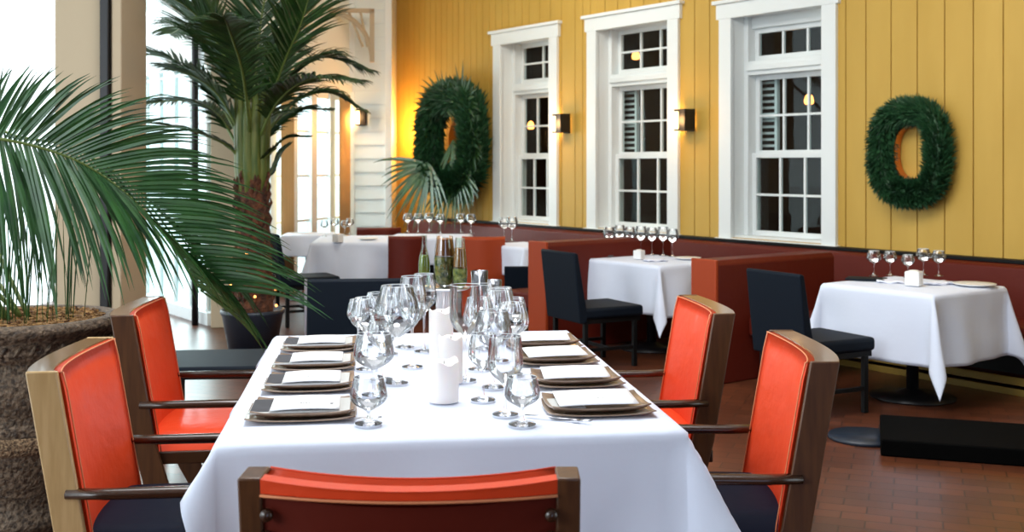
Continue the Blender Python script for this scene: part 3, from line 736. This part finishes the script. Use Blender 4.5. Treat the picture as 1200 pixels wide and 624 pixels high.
# candles
def candle(px, py, top, wpx, lab):
    q = at(px, py, TZ); h = (py-top)/F*q.y; R = wpx/2/F*q.y; cy = q.y+R
    r = thing('pillar_candle', lab, 'candle', (K(px)*cy, cy, TZ+.002), .4, 'white pillar candles')
    vs = []; n = 32
    pr = [(0, 0), (R*.97, 0), (R, .004), (R, h*.5), (R, h-.004), (R*.96, h), (R*.86, h-.002), (R*.7, h-.014), (0, h-.018)]
    m = MB().lathe(pr, n)
    v2 = []
    for (x, y, z) in m.v:
        if z > h*.9: z += .006*sin(atan2(y, x)*2+1)+.004*sin(atan2(y, x)*5)
        v2.append((x, y, z))
    m.v = v2
    ob('wax_body', m, M_['wax'], r, smooth=True)
    ob('wick', MB().tube([(0, 0, h-.02), (.001, 0, h-.008), (.003, 0, h)], .0012, 6), M_['iron'], r, smooth=True)
candle(520, 475, 427, 36, 'nearest white pillar candle on the long table')
candle(528, 452, 397, 29, 'white pillar candle in the middle of the row of three')
candle(517, 432, 366, 29, 'farthest and tallest white pillar candle in front of the silver stand')

# silver stand with bottle and carafes
SY = 4.85; sp = Vector((K(519)*SY, SY, TZ))
ztr = CH-(337-HY)/F*SY
r = thing('pedestal_stand', 'silver pedestal stand carrying the bottle and carafes behind the candles', 'stand', sp+Vector((0, 0, .0025)))
hh = ztr-TZ-.01
ob('base', MB().lathe([(0, 0), (.055, 0), (.056, .006), (.035, .014), (0, .016)], 32), M_['steel'], r, smooth=True)
ob('ribbed_stem', MB().lathe([(.029, .012), (.029, hh)], 64, flute=.05, nf=16, fz=(0, 1)), M_['steel'], r)
ob('tray', MB().lathe([(0, hh), (.11, hh), (.118, hh+.004), (.115, hh+.009), (0, hh+.008)], 40), M_['steel'], r, smooth=True)
zt = TZ+.0025+hh+.0095
def vessel(name, px, Y, top, prof, lab, mat_g, fills, cat):
    p = Vector((K(px)*Y, Y, zt)); H = CH-(top-HY)/F*Y-zt
    r = thing(name, lab, cat, p)
    ob('glass_body', MB().lathe([(0, .002)]+[(a, b*H) for a, b in prof], 40), mat_g, r, smooth=True)
    for nm, mm, f0, f1 in fills:
        pts = [(0, f0*H+.004)]
        for i in range(13):
            t = f0+(f1-f0)*i/12
            for (a0, b0), (a1, b1) in zip(prof, prof[1:]):
                if b0 <= t <= b1 and b1 > b0: rr = a0+(a1-a0)*(t-b0)/(b1-b0); break
            pts.append((max(.001, rr-.0025), t*H+(.004 if i == 0 else 0)))
        pts.append((0, f1*H))
        ob(nm, MB().lathe(pts, 32), mm, r, smooth=True)
vessel('glass_bottle', 497, SY, 276, [(.024, .0), (.026, .02), (.026, .45), (.022, .58), (.012, .75), (.009, .9), (.0095, 1.0)], 'slim glass bottle of yellow green oil on the silver stand', M_['bottle'], [('green_oil', M_['oil'], .25, .62)], 'bottle')
vessel('glass_carafe', 521, SY+.02, 277, [(.022, .0), (.040, .10), (.047, .3), (.047, .55), (.040, .85), (.036, 1.0)], 'wide glass carafe filled with green herbs on the silver stand', M_['glass'], [('herb_filling', M_['herbs'], .02, .58), ('amber_layer', M_['amber'], .60, .96)], 'carafe')
vessel('glass_carafe', 539, SY-.03, 279, [(.020, .0), (.030, .10), (.033, .3), (.030, .55), (.022, .85), (.020, 1.0)], 'narrow glass carafe with amber liquid beside the herb carafe', M_['bottle'], [('herb_filling', M_['herbs'], .02, .38), ('amber_layer', M_['amber'], .40, .8)], 'carafe')

# far tables' glasses (each a thing, copies of one)
def far_glasses(spots, base, grp, labels, h=.2, R=.045):
    first = None
    for (p, sc), lab in zip(spots, labels):
        if first is None:
            first = thing('balloon_glass', lab, 'glass', p, 0, grp)
            pr = wine_profile(h, R, R*.72, h*.5, .034)
            ob('bowl', MB().lathe(pr[9:], 32), M_['glass'], first, smooth=True)
            ob('stem', MB().lathe(pr[5:10], 10), M_['glass'], first, smooth=True)
            ob('foot', MB().lathe(pr[:6], 24), M_['glass'], first, smooth=True)
            ob('rim', MB().tube([(R*.72*cos(a), R*.72*sin(a), h) for a in [2*pi*k/32 for k in range(33)]], .0014, 6, cap=False), M_['rimglass'], first, smooth=True)
            first.scale = (sc,)*3; o = first
        else:
            o = dup(first, p, 0, lab, grp); o.scale = (sc,)*3
zc = .7515
def row(pxs, pys, scs): return [(at(px, py, zc), sc) for px, py, sc in zip(pxs, pys, scs)]
far_glasses(row((1024, 1043, 1064, 1082, 1100), (324, 323, 326, 323, 324), (.95, .9, .85, 1, .95)), 0, 'balloon glasses on the table below the wreath',
            ['balloon glass leftmost in the row below the wreath', 'balloon glass second from left in the row below the wreath', 'balloon glass behind the white candle cube below the wreath',
             'tallest balloon glass, fourth in the row below the wreath', 'balloon glass rightmost in the row below the wreath'], .19, .053)
n7 = ['leftmost', 'second', 'third', 'middle', 'fifth', 'sixth', 'rightmost']
far_glasses(row((714, 726, 738, 751, 764, 777, 788), (298, 297, 298, 299, 299, 300, 301), (1, 1.05, 1, 1.05, 1, 1.05, 1)), 0, 'balloon glasses on the middle table',
            ['%s balloon glass of the row on the middle table' % a for a in n7], .24, .055)
far_glasses(row((478, 490, 503, 516, 540, 552), (273, 273, 272, 274, 273, 274), (1,)*6), 0, 'balloon glasses on the far table behind the bottles',
            ['%s balloon glass on the table behind the bottles' % a for a in ('leftmost', 'second', 'third', 'fourth', 'fifth', 'rightmost')], .22, .06)
far_glasses(row((591, 600), (282, 283), (1, 1.05)), 0, 'balloon glasses on the narrow table', ['left balloon glass on the narrow table by the window', 'right balloon glass on the narrow table by the window'], .24, .06)
far_glasses(row((380, 392, 404, 410, 334, 345), (277, 276, 277, 275, 270, 269), (.9, 1, .9, .95, 1, .9)), 0, 'balloon glasses on the far left tables',
            ['small glass left of the candle on the far table by the palm', 'glass behind the candle on the far table by the palm', 'glass right of the candle on the far table by the palm', 'farthest glass on the table by the palm',
             'left glass on the farthest table by the french doors', 'right glass on the farthest table by the french doors'], .19, .05)
def cube_candle(px, py, s, lab):
    q = at(px, py, zc); r = thing('votive_holder', lab, 'candle holder', q, WA+.3, 'white votive holders')
    ob('holder', MB().box(-s/2, s/2, -s/2, s/2, 0, s), M_['white'], r, bevel=.008)
    ob('candle', MB().lathe([(0, 0), (s*.3, 0), (s*.3, .006), (0, .006)], 16, Matrix.Translation((0, 0, s))), M_['wax'], r)
cube_candle(1071, 335, .095, 'white cube votive holder on the table below the wreath')
cube_candle(749, 304, .075, 'white cube votive holder on the middle table')
cube_candle(396, 284, .085, 'white cube votive holder on the far table by the palm')
def plate(px, py, R, lab, m_, th_=.012):
    q = at(px, py, zc); o = ob('side_plate', MB().lathe([(0, .0), (R*.6, .0), (R, th_), (R*.99, th_+.004), (R*.6, .007), (0, .006)], 36), m_, loc=q, smooth=True); tag(o, lab, 'plate', 'round plates on the smaller tables')
plate(1142, 335, .135, 'round white plate at the right end of the table below the wreath', M_['white'])
plate(806, 304, .11, 'round white plate at the right of the middle table', M_['white'])
plate(431, 281, .11, 'round white plate on the far table by the palm', M_['white'])
def folder(px, py, lab, rz, m_, sx=.13, sy=.09):
    q = at(px, py, zc); o = ob('menu_folder', MB().box(-sx, sx, -sy, sy, 0, .012), m_, loc=q, rz=rz, bevel=.004); tag(o, lab, 'menu', 'menus on the smaller tables')
folder(1015, 328, 'dark menu folder at the left of the table below the wreath', WA+.5, M_['black'])
folder(704, 300, 'dark menu folder at the left of the middle table', WA+.5, M_['ink'])
def nap(px, py, lab, rz, s=.09):
    q = at(px, py, zc); P = [[(-s+2*s*i/8, -s*.6+s*1.2*j/6, .012+.006*sin(i*1.3+j*.7)) for j in range(7)] for i in range(9)]
    o = ob('napkin', MB().grid(P), M_['cloth_napkin'], loc=q, rz=rz, smooth=True, solid=.012, off=-1); tag(o, lab, 'napkin', 'loose napkins on the smaller tables')
nap(1100, 333, 'folded napkin right of the cube votive below the wreath', .4); nap(1044, 331, 'folded napkin left of the cube votive below the wreath', -.3)
nap(768, 306, 'folded napkin right of the votive on the middle table', .3)

# ---------------------------------------------------------------- palms
def ribbon(m, p, d, side, L_, wd, droop, n=6, fold=.25, g=Vector((0, 0, -1))):
    """one leaflet: starts at p along d, droops; folded strip"""
    d = d.normalized(); q = p.copy(); rows = []
    up = side.cross(d).normalized()
    for i in range(n+1):
        t = i/n; ww = wd*(.35+1.3*t)*(1 if t < .25 else 1) if t < .3 else wd*.74*max(.03, (1-((t-.3)/.7)**1.6))
        dd = (d+g*droop*t*t*1.6).normalized() if i else d
        s = dd.cross(up); s = s.normalized() if s.length > 1e-4 else side
        nrm = s.cross(dd).normalized()
        rows.append([q-s*ww/2+nrm*ww*fold, q.copy(), q+s*ww/2+nrm*ww*fold])
        q = q+dd*(L_/n)
    m.grid(rows)
def bez(pts, n):
    """Catmull-Rom through pts"""
    P = [Vector(p) for p in pts]; P = [P[0]*2-P[1]]+P+[P[-1]*2-P[-2]]; out = []
    segs = len(P)-3
    for i in range(n+1):
        u = i/n*segs; k = min(int(u), segs-1); t = u-k; a, b_, c, d = P[k:k+4]
        out.append(.5*((2*b_)+(c-a)*t+(2*a-5*b_+4*c-d)*t*t+(3*b_-a-3*c+d)*t**3))
    return out
def frond(parent, pts, npair, Lf, wd, droop, mleaf, mr, t0=.15, fwd=.6, rad=.008, normal=None, lens=None, upl=1.0, seed=0, jitter=.12, n=6, skew=None):
    rg = random.Random(seed); C_ = bez(pts, npair)
    m = MB()
    for i in range(int(t0*npair), npair+1):
        t = i/npair; p = C_[i]; T = (C_[min(i+1, npair)]-C_[max(i-1, 0)]).normalized()
        nrm = normal if normal else Vector((0, 0, 1))
        side = T.cross(nrm)
        side = side.normalized() if side.length > .05 else Vector((1, 0, 0))
        tt = (t-t0)/(1-t0)
        base = Lf*(lens(tt) if lens else (.35+.65*sin(pi*min(1, tt*.9+.12))))
        for sg in (-1, 1):
            f = fwd+.5*tt; dv = side*sg*(upl if sg < 0 else 1)+T*f+Vector((rg.uniform(-jitter, jitter), rg.uniform(-jitter, jitter), rg.uniform(-jitter, jitter)+.15))
            dr = droop*rg.uniform(.7, 1.2)
            if skew: dv, l2, dr = skew(sg, tt, dv, base, dr, T, side, rg)
            else: l2 = base*rg.uniform(.88, 1.08)
            ribbon(m, p, dv, T, l2, wd*rg.uniform(.8, 1.1), dr, n)
    fo = ob('frond', m, mleaf, parent, smooth=False)
    rr = [rad*(1-.85*i/npair) for i in range(npair+1)]
    ob('stalk', MB().tube(C_, rr, 7), mr, fo, smooth=True)
    return fo

# near potted palm
PC = Vector((-2.13, 4.85, 0))
pp = thing('potted_palm', 'palm with long arching fronds in a carved stone pot at the left edge', 'potted plant', PC)
pr = [(0, 0), (.27, 0), (.28, .05), (.255, .09), (.25, .13), (.29, .20), (.315, .34), (.325, .42)]
pr2 = [(.325, .42), (.335, .46), (.315, .49), (.335, .52), (.345, .60), (.345, .68), (.325, .71), (.345, .74), (.365, .77), (.355, .80), (.385, .83), (.40, .85), (.40, .875), (.385, .885), (.34, .885), (.33, .86)]
ob('pot', MB().lathe(pr, 56).lathe(pr2, 56), M_['pot'], pp, smooth=True)
m = MB()
m.lathe([(.318, .345), (.328, .35), (.333, .415), (.325, .42)], 56); ob('granular_band', m, M_['pot_band'], pp, smooth=True)
m = MB()
for k in range(40):
    a = 2*pi*k/40; m.tube([(.355*cos(a), .355*sin(a), .765), (.362*cos(a+.06), .362*sin(a+.06), .80)], [.013, .008], 6)
ob('carved_beading', m, M_['pot'], pp, smooth=True)
m = MB(); rg = random.Random(5)
m.lathe([(.338, .862), (.2, .872), (0, .876)], 40)
for k in range(700):
    a = rg.uniform(0, 2*pi); q = .33*math.sqrt(rg.random()); s = rg.uniform(.006, .014)
    m.box(-s, s, -s*.6, s*.6, -s*.3, s*.4, Matrix.Translation((q*cos(a), q*sin(a), .878)) @ Matrix.Rotation(rg.uniform(0, 6), 4, 'Z') @ Matrix.Rotation(rg.uniform(-.6, .6), 4, 'X'))
ob('bark_mulch', m, M_['bark'], pp, kind='stuff')
def loc(v): return Vector(v)-PC
def big_skew(sg, tt, dv, base, dr, T, side, rg):
    if sg > 0:   # hanging side
        v = Vector((.10+.75*tt+rg.uniform(-.06, .06), rg.uniform(-.12, .12), -.75+.25*tt)); l = (.80-.34*tt)*rg.uniform(.85, 1.08)
        return v, l, .9
    v = Vector((.25+1.0*min(1, tt*1.8)+rg.uniform(-.1, .1), rg.uniform(-.15, .15), .95-.95*min(1, tt*1.6))); l = (.30+.34*min(1, tt*2.2)-.12*max(0, tt-.5))*rg.uniform(.85, 1.1)
    return v, l, .25+.35*tt
Yf = 4.75
mp = [(-2.15, 4.85, .88), (-2.55, 4.8, 1.35), (-2.45, 4.72, 1.66)]+[tuple(aty(px, py, Y)) for px, py, Y in ((-10, 162, 4.7), (50, 174, 4.75), (105, 196, 4.8), (160, 238, 4.9), (205, 290, 5.0), (235, 340, 5.08))]
frond(pp, [loc(p) for p in mp], 84, .6, .033, .6, M_['leaf'], M_['rachis'], t0=.30, skew=big_skew, seed=1, rad=.011, n=8, normal=Vector((0, -1, .2)))
mp = [(-2.2, 4.95, .88), (-2.6, 5.1, 1.4), (-2.5, 5.2, 1.72)]+[tuple(aty(px, py, Y)) for px, py, Y in ((20, 160, 5.25), (80, 172, 5.3), (140, 205, 5.4), (195, 255, 5.5), (240, 310, 5.55))]
frond(pp, [loc(p) for p in mp], 60, .6, .028, .6, M_['leaf2'], M_['rachis'], t0=.34, skew=big_skew, seed=2, rad=.010, n=8, normal=Vector((0, -1, .2)))
# stems and further fronds rising from the pot
for k, (dx, dy, h_, out) in enumerate(((-.9, .1, .95, 1), (-.9, -.5, .8, 1), (-1.0, .6, .9, 1))):
    pts = [(rg.uniform(-.1, .1), rg.uniform(-.1, .1), .88), (dx*.35, dy*.35, .88+h_*.55), (dx*.8, dy*.8, .88+h_*.8), (dx*1.3, dy*1.3, .88+h_*.72), (dx*1.7, dy*1.7, .88+h_*.45)]
    frond(pp, pts, 40, .45, .022, .7, M_['leaf'], M_['rachis'], t0=.3, seed=10+k, rad=.010)
m = MB()
for k in range(46):
    a = rg.uniform(-.28, .30); b_ = rg.uniform(-.3, .1); 
    h_ = rg.uniform(.45, .72)
    ribbon(m, Vector((a*.85, b_*.8, .87)), Vector((rg.uniform(-.10, .10), rg.uniform(-.08, .08), 1)), Vector((1, .2*rg.uniform(-1, 1), 0)).normalized().cross(Vector((0, 0, 1))), h_, .018, .05, 5)
ob('young_leaves', m, M_['leaf'], pp)

# second palm with a trunk
QC = Vector((K(296)*9.3, 9.3, 0))
qp = thing('potted_palm', 'tall palm with a rough brown trunk in a dark planter beyond the armchairs', 'potted plant', QC)
ob('planter', MB().lathe([(0, 0), (.20, 0), (.25, .28), (.265, .30), (.265, .33), (.24, .33), (.23, .29), (0, .29)], 40), M_['plantpot'], qp, smooth=True)
m = MB(); zs = [.28+i*.075 for i in range(17)]
pr = []
for i, z in enumerate(zs):
    R = .165-.045*(i/16)+.012*((i % 2)); pr.append((R, z))
m.lathe(pr, 26)
for i in range(90):
    a = rg.uniform(0, 6.28); z = rg.uniform(.32, 1.4); R = .155-.035*(z-.3)
    m.tube([(R*cos(a), R*sin(a), z), ((R+.03)*cos(a+.1), (R+.03)*sin(a+.1), z+.06), ((R+.02)*cos(a+.12), (R+.02)*sin(a+.12), z+.1)], [.022, .014, .003], 5)
ob('trunk', m, M_['trunk'], qp, smooth=False)
m = MB()
for k in range(11):
    a = 2*pi*k/11; m.tube([(.07*cos(a), .07*sin(a), 1.15), (.10*cos(a), .10*sin(a), 1.5), (.11*cos(a), .11*sin(a), 1.85), (.13*cos(a), .13*sin(a), 2.15)], [.045, .05, .045, .02], 7)
ob('crownshaft', m, M_['shaft'], qp, smooth=True)
CR = Vector((0, 0, 1.95))
Y2 = 9.3
def qpt(px, py, dy=0): return aty(px, py, Y2+dy)-QC
fr = [
    ([(292, 172, 0), (280, 100, .1), (262, 50, .2), (235, -20, .3)], .5, .4),
    ([(298, 172, 0), (312, 110, .1), (338, 50, .2), (350, -20, .3)], .45, .4),
    ([(298, 178, 0), (335, 128, .1), (380, 108, .15), (425, 128, .2)], .30, .7),
    ([(290, 178, 0), (262, 120, -.1), (232, 92, -.2), (190, 78, -.25)], .36, .5),
    # (points in the photo's columns/rows with depth offsets), leaflet length, droop
    ([(290, 175, 0), (270, 90, 0), (225, 20, .2), (160, -40, .3)], .55, .25),
    ([(292, 170, 0), (265, 70, -.2), (215, 5, -.4), (150, -10, -.6)], .5, .3),
    ([(290, 180, 0), (250, 110, .1), (200, 70, .2), (145, 62, .3)], .42, .35),
    ([(292, 175, 0), (300, 80, .2), (310, 0, .4), (330, -70, .6)], .55, .3),
    ([(300, 170, 0), (330, 80, -.2), (355, 20, -.4), (372, -50, -.6)], .5, .3),
    ([(298, 172, 0), (330, 105, .1), (375, 68, .2), (432, 82, .3)], .40, .75),
    ([(298, 176, 0), (325, 120, -.3), (365, 92, -.6), (420, 95, -.8)], .36, .7),
    ([(286, 192, 0), (262, 168, -.1), (210, 150, -.2), (130, 138, -.2)], .16, .3),
    ([(300, 185, 0), (318, 150, .2), (345, 130, .4), (385, 128, .5)], .26, .6),
    ([(288, 190, 0), (255, 135, .3), (215, 118, .5), (150, 125, .7)], .32, .5),
    ([(294, 172, 0), (285, 90, -.6), (270, 40, -1.1), (262, 20, -1.5)], .42, .5),
    ([(294, 172, 0), (315, 95, .8), (330, 50, 1.3), (345, 60, 1.7)], .42, .5),
    ([(292, 172, 0), (255, 60, .7), (225, 30, 1.2), (200, 40, 1.6)], .45, .5),
    ([(296, 200, 0), (315, 180, -.1), (335, 162, -.1), (362, 160, -.1)], .10, .2),
    ([(296, 215, 0), (316, 205, .1), (328, 180, .15), (340, 168, .2)], .08, .2),
]
for k, (pts, lf, dr) in enumerate(fr):
    frond(qp, [qpt(*p) for p in pts], 62, lf*1.08, .046, dr, M_['leaf2'], M_['rachis'], t0=.22, seed=30+k, rad=.016, fwd=.8, n=5)
fl = thing('fairy_lights', 'string of tiny amber bulbs wound round the lower palm trunk', 'string lights', QC)
pts = []
for i in range(60):
    a = i*.42; z = .36+i*.008; R = .20-.03*(z-.3); pts.append((R*cos(a), R*sin(a), z))
ob('wire', MB().tube(pts, .0025, 5), M_['iron'], fl)
bm_ = MB()
for i in range(0, 60, 4): bm_.lathe([(0, -.012), (.010, -.006), (.010, .006), (0, .012)], 8, Matrix.Translation(Vector(pts[i])*1.0))
ob('bulbs', bm_, M_['glow_dim'], fl, kind='stuff')

# ---------------------------------------------------------------- wreath and wall greenery
def superring(a, b, t, p=2.8):
    c, s = cos(t), sin(t); r = (abs(c)**p+abs(s)**p)**(-1/p); return a*r*c, b*r*s
def wreath(lab, pos, a, b, R, nn, seed, name='wreath'):
    r = thing(name, lab, 'wreath', pos, WA, None)
    rg = random.Random(seed); core = MB(); P = [(superring(a, b, 2*pi*k/48)) for k in range(49)]
    core.tube([(x, -R*.75, z) for x, z in P], R*.62, 10, cap=False)
    ob('ring_core', core, M_['needle'], r, smooth=True)
    m = MB()
    for k in range(nn):
        t = rg.uniform(0, 2*pi); x, z = superring(a, b, t); x2, z2 = superring(a, b, t+.05); T = Vector((x2-x, 0, z2-z)).normalized()
        N_ = Vector((0, -1, 0)); O = T.cross(N_)
        an = rg.uniform(-.35*pi, 1.35*pi); d = (O*cos(an)+N_*sin(an)).normalized()
        if d.y > .45: continue
        base = Vector((x, -R*.75, z))+d*R*.5
        dv = (d+T*rg.uniform(.4, 1.2)+Vector((rg.uniform(-.4, .4), rg.uniform(-.3, .1), rg.uniform(-.4, .4)))).normalized()
        L_ = R*rg.uniform(.4, .7); s = dv.cross(Vector((rg.uniform(-1, 1), rg.uniform(-1, 1), rg.uniform(-1, 1)))).normalized()*(.006 if seed == 1 else .014)
        tip = base+dv*L_; mid = base+dv*L_*.5
        m.add([base-s*.6, mid-s, tip, mid+s, base+s*.6], [(0, 1, 2, 3, 4)])
    ob('needles', m, M_['needle'], r, kind='stuff')
    return r
s = (sw(1025)+sw(1128))/2; zc_ = CH+(192-179)/F*W(s).y
wr_ = wreath('round cornered green wreath hanging alone on the yellow wall at right', W(s, .0, zc_), .255, .325, .135, 9000, 1)
rim = MB(); P = [superring(.155, .215, 2*pi*k/40, 2.4) for k in range(41)]
G = [[(x, -.01, z), (x, -.09, z), (x*.93, -.09, z*.95), (x*.93, -.01, z*.95)] for x, z in P]
rim.grid(G); ob('copper_rim', rim, M_['copper'], wr_, smooth=False)
s2 = sw(546); p2 = W(s2, 0, CH+(192-165)/F*W(s2).y)
w2 = wreath('dark green leafy wreath with drooping fan palm leaves beside the left window', p2, .50, .54, .26, 7500, 2, 'greenery_wreath')
rim = MB(); P = [superring(.22, .26, 2*pi*k/40, 2.2) for k in range(41)]
rim.grid([[(x, -.01, z), (x, -.12, z), (x*.93, -.12, z*.95), (x*.93, -.01, z*.95)] for x, z in P]); ob('copper_rim', rim, M_['copper'], w2)
def fan(parent, c, L_, a0, a1, n, seed, mm=None):
    rg = random.Random(seed); m = MB()
    for k in range(n):
        a = a0+(a1-a0)*k/(n-1); d = Vector((cos(a), -.25+rg.uniform(-.1, .1), sin(a)))
        ribbon(m, Vector(c), d, Vector((0, -1, 0)).cross(d).normalized(), L_*rg.uniform(.85, 1.05), .085, .35, 6, fold=.2)
    ob('fan_leaf', m, mm or M_['leaf2'], parent)
fan(w2, (-.30, -.36, -.30), .95, radians(170), radians(325), 24, 1)
fan(w2, (.10, -.25, -.38), .80, radians(205), radians(350), 20, 2)
fan(w2, (-.05, -.3, .42), .50, radians(-20), radians(200), 22, 3)
fan(w2, (.42, -.25, -.1), .45, radians(-100), radians(70), 20, 6)
fan(w2, (.40, -.25, -.45), .50, radians(200), radians(350), 18, 7)
fan(w2, (.25, -.25, .40), .62, radians(-70), radians(80), 18, 4)
fan(w2, (.0, -.2, .0), .55, radians(-120), radians(-30), 14, 5)
